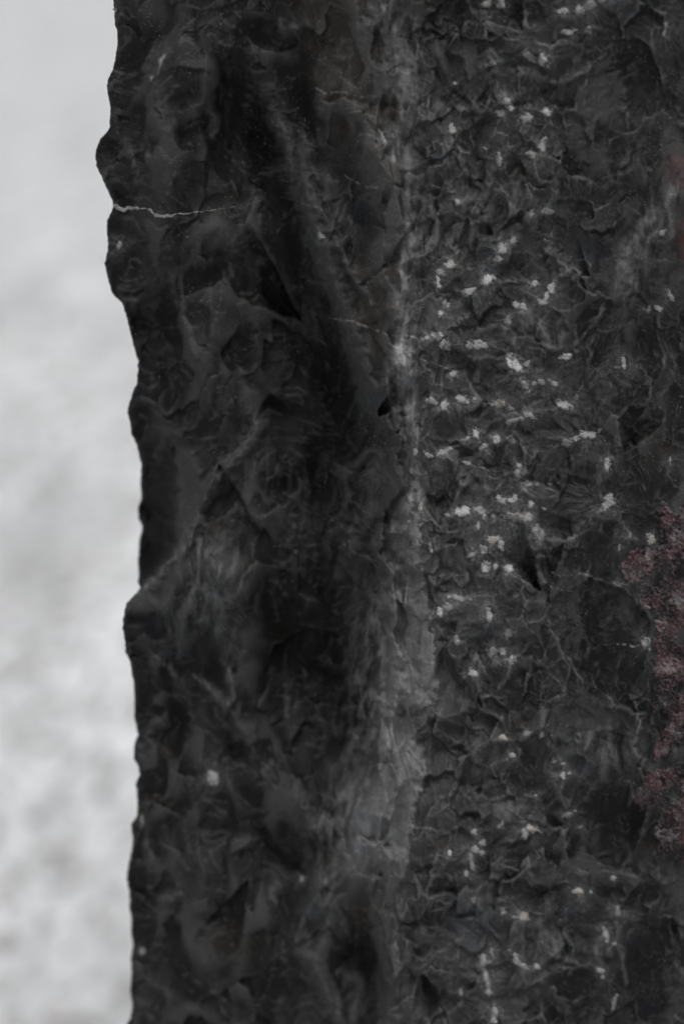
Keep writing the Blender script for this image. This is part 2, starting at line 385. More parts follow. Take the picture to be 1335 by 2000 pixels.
for a_ in [(520,330,120,140,.0,-.14),(590,700,110,190,0,-.20),(312,1010,45,130,0,-.4),(300,700,50,90,0,-.25),(630,1300,70,190,0,-.22),(1200,740,110,150,0,-.30),  # the left recess entry paints in the shade of the undercut
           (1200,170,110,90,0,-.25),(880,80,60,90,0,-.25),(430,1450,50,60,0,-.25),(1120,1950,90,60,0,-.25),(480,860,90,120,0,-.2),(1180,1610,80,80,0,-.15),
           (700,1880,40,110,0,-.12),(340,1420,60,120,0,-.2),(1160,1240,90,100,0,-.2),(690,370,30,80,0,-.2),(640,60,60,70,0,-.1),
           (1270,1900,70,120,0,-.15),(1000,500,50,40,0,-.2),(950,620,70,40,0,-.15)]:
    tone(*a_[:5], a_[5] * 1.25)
# crests and grooves of the left face
crest([(278,180),(292,160),(305,142),(316,118),(330,95)], 5, 1.6, .55, seed=1)
crest([(330,500),(340,560),(352,610),(372,680),(385,740)], 9, 2.2, .12, seed=2)
crest([(250,1180),(275,1156),(305,1130),(330,1100),(352,1078),(372,1050),(380,1010)], 9, 5.0, .34, wob=7, seed=3)
step([(345,860),(352,940),(350,1010),(345,1062),(318,1098),(285,1140)], 46, 9, seed=203)
crest([(372,1050),(385,1000),(420,950),(462,905)], 16, 3.0, .10, wob=7, seed=204)
crest([(470,120),(520,190),(560,280),(600,420),(650,560),(700,700),(730,840)], 26, 4.5, .16, wob=8, seed=205)
crest([(440,200),(520,330),(570,520),(600,700),(620,900),(630,1100),(640,1300)], 60, -3, seed=206)
crest([(800,1000),(785,1120),(770,1250),(760,1400),(745,1540)], 34, 5.0, .26, wob=10, seed=207)
crest([(545,800),(515,828),(488,862),(462,892),(432,922),(405,955),(382,1000)], 13, 3.0, .12, wob=7, seed=4)
crest([(380,1130),(365,1180),(355,1230),(345,1290)], 10, 1.4, .16, seed=5)
crest([(285,1300),(310,1292),(330,1300),(350,1330),(345,1350)], 8, 1.4, .2, seed=6)
crest([(350,1330),(372,1318),(400,1335),(425,1360),(440,1380),(455,1360),(442,1300),(425,1270)], 9, 1.8, .26, seed=7)
crest([(425,1390),(450,1385),(470,1420),(490,1460),(496,1500)], 8, 1.2, .15, seed=8)
crest([(290,1440),(300,1420),(312,1400)], 8, 1, .18, seed=9)
crest([(488,1590),(530,1650),(570,1690),(605,1725)], 7, -2.5, seed=10)
crest([(745,1540),(715,1620),(680,1680),(640,1720),(600,1760)], 16, 3.5, .30, seed=11)
crest([(640,1740),(690,1700),(720,1720),(742,1770),(760,1830),(768,1900),(765,2000),(765,2150)], 11, 4.0, .34, seed=12)
crest([(600,1800),(640,1760),(672,1800),(690,1850)], 12, 3.0, .12, seed=13)
crest([(560,1830),(610,1890),(650,1960),(680,2040)], 16, 3.0, .14, seed=14)
crest([(640,400),(655,470),(690,540),(730,600),(755,650)], 7, 1.8, .14, seed=15)
crest([(600,330),(625,380),(640,430)], 6, -1.5, seed=16)
crest([(560,200),(570,260),(575,330),(590,400)], 10, -1.8, seed=17)
crest([(300,1720),(290,1660),(280,1610)], 9, 1.2, .22, seed=18)
crest([(305,1760),(340,1752),(360,1740)], 9, 1.2, .2, seed=19)
crest([(535,40),(560,62),(585,58)], 9, 2.0, .16, seed=20)
crest([(755,700),(760,780),(785,850),(806,905)], 5, 1.0, .3, seed=21)
crest([(760,985),(752,1050),(765,1085)], 5, -3.5, seed=22)
crest([(400,215),(425,230),(420,262),(405,280)], 7, 1.4, .14, seed=23)
crest([(340,225),(335,260),(345,300)], 8, 1.2, .14, seed=24)
crest([(245,285),(262,320),(270,350)], 7, 1.0, .25, seed=25)
crest([(420,1200),(405,1160),(420,1110),(400,1085)], 18, 1.5, .24, seed=26)
crest([(690,1255),(720,1290),(750,1270)], 8, 1.2, .12, seed=27)

H += left * .7 * (blur(H, 5) - blur(H, 70))
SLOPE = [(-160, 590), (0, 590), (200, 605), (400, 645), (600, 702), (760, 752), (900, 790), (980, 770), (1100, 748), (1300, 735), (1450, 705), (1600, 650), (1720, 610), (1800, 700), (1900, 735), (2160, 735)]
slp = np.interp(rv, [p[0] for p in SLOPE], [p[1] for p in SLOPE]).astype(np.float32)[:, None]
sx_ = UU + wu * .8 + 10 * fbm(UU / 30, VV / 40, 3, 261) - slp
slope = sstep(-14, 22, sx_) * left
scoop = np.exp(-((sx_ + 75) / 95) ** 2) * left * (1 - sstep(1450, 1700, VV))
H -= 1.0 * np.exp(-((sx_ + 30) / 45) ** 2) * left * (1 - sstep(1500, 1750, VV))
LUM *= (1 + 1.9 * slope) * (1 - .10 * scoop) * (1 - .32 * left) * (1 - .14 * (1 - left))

# ---- large flakes of the right face
scar(1163, 1255, 108, 128, -.15, 4.5, -.02, .03, imp=(1120, 1130), ripple=.10, hackle=.05, tone=-.30, seed=31, wall=6)
scar(1205, 1355, 52, 36, .1, 1.6, 0, 0, tone=-.06, seed=32)
scar(1180, 1615, 85, 95, .1, 6, 0, -.06, imp=(1120, 1540), ripple=.08, tone=-.15, seed=33, wall=5)
scar(1170, 1480, 88, 85, 0, 2.5, .02, .05, tone=.22, seed=34)
scar(1115, 1810, 75, 80, .5, 5, .04, -.16, imp=(1060, 1740), ripple=.14, hackle=.05, tone=.10, seed=35)
scar(1120, 1945, 90, 65, .1, 5, .02, .10, imp=(1180, 1900), ripple=.20, hackle=.10, tone=-.12, seed=36)
scar(1265, 1905, 75, 130, .1, 4, 0, .02, tone=-.10, seed=37)
scar(885, 85, 62, 95, .15, 5, .03, .02, imp=(955, 125), ripple=.10, hackle=.06, tone=-.12, seed=38)
scar(1125, 955, 75, 46, .15, 3, .03, .03, imp=(1187, 981), ripple=.06, hackle=.30, tone=-.05, seed=39)
scar(1215, 170, 80, 95, .1, 5, 0, 0, ripple=.1, tone=-.14, seed=40)
scar(1150, 340, 70, 70, .4, 4, .05, 0, tone=-.14, seed=41)
scar(1210, 690, 90, 120, .1, 4, 0, 0, tone=-.18, seed=42)
scar(1140, 780, 60, 90, .2, 3, 0, 0, tone=-.08, seed=43)
scar(990, 545, 52, 36, .2, 4, .05, .1, tone=-.12, seed=44)
scar(950, 620, 70, 40, .1, 3, .05, .05, tone=-.08, seed=45)
scar(885, 830, 52, 34, 0, 4, 0, -.06, tone=.05, seed=46)
scar(900, 1060, 42, 70, 0, 3, 0, 0, tone=-.04, seed=47)
scar(1150, 1080, 85, 45, 0, 2, 0, 0, imp=(1187, 985), ripple=.08, tone=.02, seed=48)
scar(1050, 1760, 50, 50, 0, 3, .1, 0, tone=-.1, seed=49)
scar(975, 1745, 52, 62, 0, 3, 0, 0, tone=.02, seed=50)
for k in range(60):
    v = random.uniform(-150, 2150); R = float(np.interp(v, rv, rdg)); u = random.uniform(R + 20, 1540); r = random.uniform(45, 95)
    inb = math.hypot(u - 1163, v - 1255) < 130 or (1090 < u < 1250 and 1560 < v < 1700)
    if inb: continue
    scar(u, v, r * .8, r * random.uniform(.7, 1.3), random.uniform(-1.5, 1.5), r * .3 * random.uniform(.02, .06), random.uniform(-.12, .12), random.uniform(-.14, .10),
         imp=(u + random.uniform(-r, r), v - r), ripple=.07, hackle=.10, tone=random.uniform(-.15, .15), seed=300 + k, poly=.7, bowl=.4)
def density(u, v):
    R = float(np.interp(v, rv, rdg))
    d = math.exp(-((u - (R + 120)) / 130) ** 2)
    return (0.07 if v < 1300 else .22) + 0.85 * d
n = 0
while n < 540:                                              # the tool-worked belt right of the arris: many small flakes
    v = random.uniform(-150, 2150); R = float(np.interp(v, rv, rdg)); u = random.uniform(R - 8, 1545)
    if random.random() > density(u, v): continue
    if math.hypot((u - 1163) / 100, (v - 1255) / 120) < 1 and random.random() < .93: continue
    n += 1
    r = 10 + 36 * random.random() ** 1.6
    ta = random.uniform(0, 6.28); tm = random.uniform(.05, .42)
    scar(u, v, r, r * random.uniform(.8, 2.4), random.uniform(-.8, .8), r * .3 * random.uniform(.06, .16), tm * math.cos(ta), tm * math.sin(ta),
         imp=(u + random.uniform(-r, r) * .5, v - r), ripple=.04, hackle=.05, tone=random.uniform(-.22, .26), seed=400 + n, poly=.95, bowl=.3, wall=5)
for k in range(170):                                        # long splinters off the arris
    v = random.uniform(-150, 2150); R = float(np.interp(v, rv, rdg)); u = R + random.uniform(-50, 42)
    r = random.uniform(5, 15)
    scar(u, v, r, r * random.uniform(2.0, 5.0), random.uniform(-.35, .35), r * .3 * random.uniform(.10, .3), random.uniform(-.4, .4), random.uniform(-.1, .1),
         tone=random.uniform(-.2, .2), seed=2400 + k, poly=.7, bowl=.4, wall=4)
for k, (bx, by, bw, bh, br, bs) in enumerate(BRUISE):       # every blow threw off a fan below or beside it
    if bx < 800 or bs < .6: continue
    for q in range(2):
        a = random.choice([math.pi * .5, math.pi * .75, math.pi * .25, math.pi, -.2]) + random.uniform(-.4, .4)
        r = random.uniform(18, 44)
        cx, cy = bx + math.cos(a) * (r + 4), by + math.sin(a) * (r + 4)
        scar(cx, cy, r * 1.1, r * .7, a, r * .3 * random.uniform(.10, .2), -math.cos(a) * .12, -math.sin(a) * .12, imp=(bx, by), ripple=.04, hackle=.26,
             tone=random.uniform(-.1, .12), seed=1200 + k * 2 + q)
# broken edges of the right face
step([(1145,1345),(1112,1290),(1090,1262),(1072,1220),(1062,1180)], 40, 2.5, seed=41, wear=.16)
step([(1270,1395),(1235,1392),(1200,1375),(1180,1350)], 30, 2.0, seed=42, wear=.2)
step([(1255,1712),(1195,1705),(1160,1680),(1130,1650)], 45, 3.0, seed=43, wear=.12)
step([(1000,1772),(960,1775),(935,1775)], 10, 2.0, wob=2, seed=44)
crest([(1030,1800),(1050,1840),(1075,1862),(1110,1878),(1160,1888)], 8, 1.4, .22, seed=45)
crest([(1092,1530),(1085,1560),(1070,1578),(1062,1590)], 6, 1.6, .26, seed=46)
crest([(1000,1300),(985,1330),(970,1350),(965,1345)], 6, 1.2, .2, seed=47)
crest([(930,1360),(960,1362),(985,1365)], 4, 1.0, .2, seed=48)
crest([(1225,1520),(1235,1550),(1225,1580)], 6, 1.2, .2, seed=49)
crest([(1260,1390),(1240,1440),(1232,1460),(1255,1500),(1275,1505)], 7, 2.0, .28, seed=50)
crest([(1290,395),(1265,430),(1240,470),(1215,520),(1200,600)], 16, 2.5, .40, seed=51)
crest([(1060,165),(1110,158),(1140,140),(1160,130)], 8, 1.6, .2, seed=52)
crest([(960,125),(950,165),(930,195),(925,230)], 8, 1.8, .16, seed=53)
crest([(920,240),(940,225),(965,215)], 8, 2.0, .22, seed=54)
crest([(960,560),(985,548),(1015,550)], 4, 1.2, .4, seed=55)
crest([(880,350),(905,390),(890,440),(880,500)], 16, 1.6, .26, seed=56)
crest([(965,320),(955,360),(940,400)], 10, 1.4, .2, seed=57)
crest([(1010,590),(1030,620),(1060,650),(1080,690)], 14, 1.2, .22, seed=58)
crest([(990,765),(1030,735),(1075,745),(1110,790)], 12, 1.2, .18, seed=59)
crest([(1020,1850),(1080,1800),(1095,1760)], 9, -1.5, seed=60)
crest([(1205,1830),(1215,1880),(1222,1930)], 8, 1.5, .1, seed=61)
crest([(1110,1630),(1095,1680),(1092,1700)], 6, 1.5, .2, seed=62)
crest([(1175,1005),(1120,1010),(1060,1000)], 6, .7, .2, seed=63)
crest([(1180,990),(1130,1030),(1112,1040)], 7, .8, .24, seed=64)
crest([(1310,1790),(1325,1850),(1335,1900)], 6, -2.5, seed=65)

# ---- the pale, rubbed arris between the two faces
band_w = np.interp(rv, [-160, 0, 150, 300, 420, 500, 640, 700, 760, 840, 900, 1000, 1100, 1250, 1350, 1450, 1600, 1700, 1800, 1900, 2160],
                       [26, 30, 30, 30, 22, 28, 28, 30, 17, 12, 14, 32, 44, 56, 62, 64, 74, 66, 34, 26, 26]).astype(np.float32)
band_o = np.interp(rv, [-160, 0, 150, 400, 640, 700, 800, 1000, 1100, 1300, 1400, 1600, 1700, 1800, 2160],
                       [0, 0, 0, 4, 2, 14, 6, 0, -14, -36, -22, -44, -46, -8, 0]).astype(np.float32)
dd = UU + 10 * fbm(UU / 30, VV / 60, 3, 61) - (rdg + band_o)[:, None]
fib = fbm((UU + wu * .5) / 7, (VV + UU * .25) / 75, 4, 62)               # vertical fibres of crushed stone
band = np.where(dd < 0, np.exp(-np.abs(dd / (band_w[:, None] * .8)) ** 4), np.exp(-np.abs(dd / band_w[:, None]) ** 1.8))
bstr = np.interp(rv, [-160, 0, 150, 300, 400, 520, 640, 700, 790, 900, 1000, 1150, 1350, 1500, 1700, 1850, 2160],
                     [.50, .55, .66, .66, .62, .68, .74, 1.15, .84, .72, .86, .84, .80, .68, .66, .52, .50]).astype(np.float32)
WEAR = np.maximum(WEAR, bstr[:, None] * band * np.clip(.66 + (.38 * fib + .55 * fbm((UU + wu) / 26, (VV + wv) / 55, 4, 66)) * (1 - .5 * sstep(950, 1100, VV)[..., ]), .08, 1.25))
H += 0.22 * fib * band * (1 - .8 * sstep(950, 1100, VV))
# the flaky zone just right of the arris
rightw = 1 - left
dz = np.exp(-((UU - rdg[:, None] - 45) / 60) ** 2)
H += 0.32 * fbm((UU + wu * .6) / 10, (VV + UU * .5) / 55, 3, 64) * dz
WEAR = np.maximum(WEAR, .34 * dz * np.clip(.25 + .9 * fbm((UU + wu) / 22, (VV + wv) / 70, 4, 65), 0, 1.2))

for k in range(46):
    v = random.uniform(-150, 1050) if k < 34 else random.uniform(1050, 2150)
    R = float(np.interp(v, rv, rdg)); r = random.uniform(14, 34)
    scar(R + random.uniform(-26, 26), v, r * .8, r * random.uniform(.9, 2.0), random.uniform(-.5, .5), r * .3 * random.uniform(.10, .22), random.uniform(-.3, .3), random.uniform(-.25, .15),
         imp=(R, v - r), ripple=.04, hackle=.10, tone=random.uniform(-.3, .2), seed=3000 + k, poly=.8, bowl=.3, wall=4)
# ---- facets: broken slate, each face turned its own way
gate = np.clip(.22 + 2.1 * fbm(UU / 95, VV / 95, 2, 211), .04, 1)
beltw = rightw * np.exp(-(np.clip(UU - rdg[:, None] - 230, 0, None) / 130) ** 2)
smooth_ = np.clip(np.exp(-(((UU - 1163) / 95) ** 2 + ((VV - 1250) / 115) ** 2)) + np.exp(-(((UU - 1180) / 85) ** 2 + ((VV - 1600) / 80) ** 2)) * .8, 0, 1)
edgew = np.exp(-((UU - outl[:, None]) / 60) ** 2)
amp = (.25 + .75 * beltw) * rightw * (1 - .85 * smooth_) + .45 * left + .6 * edgew * left + .55 * slope
for su, sv_, til, ton, sd in ((58, 72, .30, .34, 3), (27, 36, .32, .32, 8), (11, 15, .13, .16, 15)):
    wx, wy = .17 * su * fbm(UU / (su * .7), VV / (sv_ * .7), 3, 220 + sd), .17 * sv_ * fbm(UU / (su * .7), VV / (sv_ * .7), 3, 230 + sd)
    fx, fy, r1, r2, r3 = cells((UU + wu * .5 + wx + VV * .18) / su, (VV + wv * .5 + wy) / sv_, sd)
    k_ = amp * gate if su < 40 else amp * (.55 + .45 * gate)
    calm = sstep(1280, 1420, VV) * rightw
    if su < 20: k_ = k_ * (.5 + .5 * rightw) * (1 - .7 * calm)
    elif su < 40: k_ = k_ * (1 - .45 * calm)
    else: k_ = k_ * (1 + .35 * calm)
    H += k_ * til * .3 * (fx * su * (r1 - .5) * 2 + fy * sv_ * (r2 - .5) * 2) + k_ * (r3 - .5) * su * .012
    LUM *= 1 + ton * k_ * (r3 - .5) * 2
    if su > 20:                                             # each face keeps the strokes of the break that made it
        an_ = r3 * 6.28
        p_ = (fx * np.cos(an_) + fy * np.sin(an_)) * su; q_ = (-fx * np.sin(an_) + fy * np.cos(an_)) * su
        stk = ridged(p_ / 5.5 + q_ * q_ / (su * 14) + r1 * 40, q_ / 50 + r2 * 40, 2, 270 + sd)
        H += .075 * stk * k_ * (r2 > .35)
        WEAR = WEAR + .07 * sstep(.9, 1.5, stk) * k_ * (r2 > .35) * (.4 + .6 * rightw)
fx, fy, r1, r2, r3 = cells((UU + wu + 12 * fbm(UU / 14, VV / 24, 3, 245)) / 30, (VV + wv + 22 * fbm(UU / 16, VV / 30, 3, 247)) / 62, 29)
WEAR *= 1 - band * np.clip(.9 * (r3 - .4), 0, .5) * (1 - sstep(940, 1060, VV))
fl = np.interp(rv, [940, 1000, 1100, 1200, 1300, 1400, 1500, 1600, 1700, 1760], [800, 765, 752, 745, 735, 722, 708, 672, 618, 640]).astype(np.float32)[:, None]
fr = np.interp(rv, [940, 1000, 1100, 1200, 1300, 1365, 1395, 1450, 1500, 1600, 1700, 1780], [812, 818, 818, 840, 850, 851, 806, 812, 832, 806, 792, 752]).astype(np.float32)[:, None]
jx = UU + 9 * fbm(UU / 16, VV / 22, 4, 281) + 4 * fbm(UU / 5, VV / 7, 2, 283)
fold = sstep(-8, 70, UU + wu * .8 - fl) * (1 - sstep(-3, 5, jx - fr)) * sstep(930, 1010, VV) * (1 - sstep(1660, 1800, VV))
WEAR = WEAR * (1 - .6 * sstep(940, 1060, VV) * band)
WEAR = np.maximum(WEAR, fold * (.54 + .18 * fbm((UU + wu) / 40, (VV + wv) / 120, 4, 285) + .10 * fbm(UU / 6, VV / 40, 3, 287) - .10 * sstep(1450, 1750, VV)))
H += 1.4 * (1 - sstep(-2, 7, jx - fr)) * fold
fx, fy, r1, r2, r3 = cells((UU + wu * .5 + 4 * fbm(UU / 8, VV / 20, 3, 241)) / 11, (VV + wv + 14 * fbm(UU / 10, VV / 25, 3, 243)) / 42, 23)
H += band * (.35 * .3 * (fx * 11 * (r1 - .5) * 2.4 + fy * 42 * (r2 - .5) * .7) + .35 * (r3 - .5)) * (1 - .8 * sstep(980, 1120, VV))
WEAR *= 1 + band * .75 * (r3 - .55) * (1 - .75 * sstep(980, 1120, VV))

# ---- smaller relief everywhere
H += 0.20 * ridged((UU + wu * .6) / 36, (VV + wv) / 50, 3, 71) * (.75 + .25 * (1 - left)) * (1 - .5 * sstep(1280, 1420, VV) * rightw)
fm = sstep(-.5, .5, fbm(UU / 90, VV / 110, 3, 79))                          # crinkled here, smoother there
H += (1 + .6 * left * (1 - sstep(700, 1000, VV))) * (0.035 + .05 * fm) * ridged((UU + wu * .5) / 13, (VV + wv * .5) / 17, 2, 74)
H += (0.03 + .05 * fm) * ridged((UU + wu * .5) / 6, (VV + wv * .5) / 8, 2, 77)

# ---- crust mask
def inside(poly):
    w = around(poly, 20)
    x = UU[w] + 9 * fbm(UU[w] / 26, VV[w] / 26, 3, 81); y = VV[w] + 9 * fbm(UU[w] / 26, VV[w] / 26, 3, 84)
    r = np.zeros(x.shape, bool)
    P = poly
    for (ax, ay), (bx, by) in zip(P, P[1:] + P[:1]):
        if ay == by: continue
        c = ((ay > y) != (by > y)) & (x < (bx - ax) * (y - ay) / (by - ay) + ax)
        r ^= c
    M = np.zeros((NR, NC), np.float32); M[w] = r
    return M
CM = np.clip(inside(CRUST[0]) + inside(CRUST[1]), 0, 1)
hole = sstep(.30, .55, fbm(UU / 55, VV / 60, 3, 86))
CMs = blur(CM, 2) * (1 - .9 * hole)
SM = blur(np.clip(inside(STAIN[0]) + inside(STAIN[1]), 0, 1), 8)

# ---- rubbed convex edges are paler
H = H.astype(np.float32)
conv = (H - blur(H, 4))
edge = np.clip((conv - .05) / .55, 0, 1)
wide = np.clip((H - blur(H, 14)) / 2.2, 0, 1)
rightw = 1 - left
WEAR = np.maximum(WEAR, edge * (.10 + .18 * rightw) * np.clip(.45 + 1.4 * fbm(UU / 40, VV / 40, 3, 91), 0, 1.4))
WEAR = np.maximum(WEAR, wide * .15)
fine = np.clip((H - blur(H, 1)) / .10, 0, 1.5)
WEAR = WEAR * (1 - .22 * rightw * (1 - np.clip(band + fold, 0, 1)))
WEAR = WEAR + fine * (.02 + .11 * rightw * (.4 + .6 * beltw)) * np.clip(.5 + 1.2 * fbm(UU / 60, VV / 60, 3, 251), 0, 1.3)
smoke = fbm((UU + wu + VV * .12) / 85, (VV + wv) / 170, 6, 95, .64)          # smeared dust
WEAR = np.maximum(WEAR, .15 * sstep(.0, .8, smoke) * (1 - .6 * slope) * (.55 + .45 * rightw))
scr = ridged((UU + wu * 1.5) / 60, (VV + wv * 1.5) / 26, 4, 99)
WEAR = np.maximum(WEAR, .20 * sstep(.85, 1.6, scr) * sstep(-.3, .4, smoke))

DUST = [(400,1140,75,85,0,.26),(790,150,34,90,0,.16),(760,330,60,60,0,.10),(900,430,55,90,.2,.20),(985,400,55,70,0,.20),(1030,640,70,60,.3,.26),(1090,520,60,50,0,.16),
 (1250,455,30,110,.55,.34),(1222,560,30,70,.2,.34),(1290,400,22,50,.5,.3),(965,800,100,40,0,.16),(1060,755,65,30,.3,.20),(930,950,70,60,0,.18),(1000,1050,80,50,0,.15),(1170,1470,85,60,0,.24),(1095,1850,85,30,.4,.24),
 (965,1760,55,50,0,.16),(1000,1590,55,60,0,.20),(930,1450,50,70,0,.16),(745,1400,62,230,0,.46),(690,1630,95,80,.4,.46),(770,1150,40,130,0,.26),(700,1000,50,160,.1,.14),(690,600,40,160,-.35,.10),(700,250,40,140,-.1,.10),(640,1800,50,60,0,.18),(850,560,45,80,0,.18),(660,1950,50,70,0,.16),
 (1090,330,30,60,.2,.10),(1020,130,50,40,0,.14),(1120,150,60,30,-.4,.12),(430,1240,20,80,-.2,.16),(350,1660,50,50,0,.10),(290,300,30,60,0,.12),(420,230,40,50,0,.10),(470,900,50,70,.7,.12),
 (1250,300,60,90,0,.12),(800,1120,40,110,0,.14),(900,1200,50,60,0,.10),(880,1900,40,70,0,.12),(1240,1700,50,50,0,.12),(1230,1130,60,40,0,.12),(620,640,30,50,0,.10),(540,40,50,30,0,.12)]
for cu, cv, ra, rb, rot, k in DUST:
    w = win(cu, cv, max(ra, rb) * 2.6)
    du, dv = UU[w] - cu + wu[w] * 1.4, VV[w] - cv + wv[w] * 1.4
    c, s_ = math.cos(rot), math.sin(rot)
    q_ = np.exp(-(((du * c + dv * s_) / ra) ** 2 + ((-du * s_ + dv * c) / rb) ** 2))
    f_ = np.clip(.5 + 1.0 * fbm((UU[w] + wu[w] + VV[w] * .15) / 20, (VV[w] + wv[w]) / 46, 5, int(cu), .66), 0, 1.6)
    WEAR[w] = np.maximum(WEAR[w], WEAR[w] * .6 + k * 1.25 * q_ * f_)
for k, (bx, by, bw, bh, br, bs) in enumerate(BRUISE):       # powder thrown out round every blow, in streaks
    r_ = 26 + 1.6 * max(bw, bh)
    w = win(bx, by, r_ * 2)
    if w is None: continue
    ex, ey = UU[w] - bx + wu[w] * .1, VV[w] - by + wv[w] * .1
    er = np.sqrt(ex * ex + ey * ey)
    an = np.arctan2(ey, ex)
    ray = np.clip(ridged(an * 5 + k, er / 45, 3, 800 + k) * .8 - .25, 0, 1.2)
    soft = np.exp(-(er / (max(bw, bh) * 1.5 + 5)) ** 2)
    lobe = np.clip(.5 + 1.2 * perlin(an * .8, er * 0, 820 + k), 0, 1.2)
    WEAR[w] = np.maximum(WEAR[w], bs * (.42 * soft * np.clip(.7 + .9 * fbm(UU[w] / 7, VV[w] / 7, 3, 840 + k), .1, 1.3) + .55 * ray * lobe ** 1.5 * np.exp(-er / r_ * 1.3)))
# hair-fine pale scratches
sc1 = ridged((UU + wu * 3) / 34, (VV + wv * 3) / 16, 3, 161); sc2 = ridged((UU + wu * 2 + VV * .4) / 12, (VV + wv * 3) / 44, 3, 165)
spt = sstep(-.1, .5, fbm(UU / 70, VV / 70, 3, 169))
WEAR = np.maximum(WEAR, (.30 * sstep(1.25, 1.62, sc1) + .24 * sstep(1.2, 1.6, sc2)) * spt * (.4 + .4 * rightw))
# the great burst left by one blow, and two lesser ones: fans of fine ribs
for bx, by, a0, a1, ln, st in ((1187,981,2.55,3.75,125,.5),(1187,981,4.4,5.6,60,.25),(971,789,1.9,2.9,60,.4),(852,660,1.2,2.4,55,.35),(1038,301,1.9,2.7,75,.4),
                               (1106,867,3.0,3.5,75,.3),(1106,867,1.3,1.9,60,.3),(1010,923,3.2,4.0,70,.3),(868,793,1.2,2.2,60,.25),(1041,1620,1.8,2.7,55,.3),(1181,1822,2.6,3.4,60,.25),
                               (959,124,1.7,2.5,80,.3),(994,204,2.2,3.0,55,.3),(922,1313,1.6,2.4,60,.3),(1098,1516,1.7,2.2,75,.4)):
    w = win(bx, by, ln * 1.3)
    ex, ey = UU[w] - bx, VV[w] - by
    er = np.sqrt(ex * ex + ey * ey) + 1e-3
    an = np.mod(np.arctan2(ey, ex) + .12 * perlin(ex / 30, ey / 30, 5), 2 * np.pi)
    sec = sstep(a0 - .08, a0 + .12, an) * (1 - sstep(a1 - .12, a1 + .08, an)) * (1 - sstep(.55, 1.1, er / ln + .25 * perlin(an * 6, er * 0, 7)))
    ribs = ridged(an * 9 + bx, er / 80, 3, int(bx) % 50)
    H[w] += sec * (.10 * ribs * np.clip(er / 20, 0, 1.6) - .5 * np.sin(np.clip(er / ln, 0, 1) * np.pi))
    WEAR[w] = np.maximum(WEAR[w] * (1 - .6 * sec), st * sec * np.clip(ribs * .75 - .35, 0, 1) * np.exp(-er / ln * .9))

# shade of the undercut recesses at the left edge, painted into the colour
ux = UU + 7 * fbm(UU / 22, VV / 30, 3, 291)
recess_shade = (1 - sstep(330, 352, ux)) * sstep(800, 930, VV) * (1 - sstep(-6, 10, VV - (1152 - np.clip(ux - 268, 0, 90) * 1.0)))
facet_shade = (1 - sstep(315, 362, ux - (VV - 640) * .12)) * sstep(575, 605, VV) * (1 - sstep(700, 800, VV))
recess_shade = np.clip(recess_shade + .6 * facet_shade, 0, 1)
WEAR *= 1 - .85 * recess_shade
LUM *= 1 - .55 * recess_shade

# ---- colour
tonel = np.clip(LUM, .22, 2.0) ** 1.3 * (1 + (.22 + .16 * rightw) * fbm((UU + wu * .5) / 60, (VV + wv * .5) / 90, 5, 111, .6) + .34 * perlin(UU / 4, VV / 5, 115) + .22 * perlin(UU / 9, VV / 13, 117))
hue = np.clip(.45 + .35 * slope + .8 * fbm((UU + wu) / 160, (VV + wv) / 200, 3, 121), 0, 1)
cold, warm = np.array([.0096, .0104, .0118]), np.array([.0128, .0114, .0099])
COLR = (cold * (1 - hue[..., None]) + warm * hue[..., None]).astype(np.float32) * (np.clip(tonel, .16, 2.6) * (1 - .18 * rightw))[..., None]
pale = np.array([.234, .237, .241], np.float32)
wr = np.clip(WEAR, 0, 1.2)[..., None]
COLR = COLR * (1 - wr * .9) + pale * wr * .9
sp = perlin(UU / 2.6, VV / 2.6, 131)
flk = sstep(.55, .8, perlin((UU + wu) / 2.4, (VV + wv) / 4.2, 137)) * (slope * (1 - sstep(700, 950, VV)) + .4 * left * (1 - sstep(300, 600, VV)) + .35 * rightw) * sstep(-.3, .4, fbm(UU / 50, VV / 60, 2, 139))
COLR = COLR + (flk * .055)[..., None]
COLR = COLR + (sstep(.62, .80, sp) * sstep(.0, .5, perlin(UU / 70, VV / 70, 133)) * .16)[..., None]
for pts, hw, st in THIN_VEINS:
    w = around(pts, hw * 4 + 6)
    d, _, al = polydist(pts, w, 3.5, 141)
    k = np.exp(-(d / (hw * .85)) ** 2) * st * .85 * np.clip(.55 + 1.6 * perlin(UU[w] / 8, VV[w] / 8, 143), 0, 1.3)
    COLR[w] = COLR[w] * (1 - k[..., None]) + np.array([.44, .42, .40], np.float32) * k[..., None]
stn = (SM * np.clip(.6 + .8 * fbm(UU / 30, VV / 30, 3, 151), 0, 1))[..., None]
COLR = COLR * (1 - .85 * stn) + np.array([.085, .036, .037], np.float32) * .85 * stn
H = blur(H, 1) * .5 + H * .5

# ------------------------------------------------------------------ from drawing units to metres
CP, SP_ = math.cos(PITCH), math.sin(PITCH)
def place(u, v, h):
    """the point seen at (u, v) whose face stands h millimetres proud of the plane y = 0"""
    a = (u - 667.5) / FPX
    b = -(v - 1000.0) / FPX
    dy = CP + b * SP_
    dz = -SP_ + b * CP
    t = (-h / 1000.0 - CAM_Y) / dy
    return a * t, CAM_Y + dy * t, CAM_Z + dz * t

def sample(F, u, v):
    x = np.clip((u - U0) / RS, 0, NC - 1.001); y = np.clip((v - V0) / RS, 0, NR - 1.001)
    i, j = y.astype(np.int32), x.astype(np.int32)
    fy, fx = y - i, x - j
    if F.ndim == 3: fy, fx = fy[..., None], fx[..., None]
    return (F[i, j] * (1 - fx) + F[i, j + 1] * fx) * (1 - fy) + (F[i + 1, j] * (1 - fx) + F[i + 1, j + 1] * fx) * fy

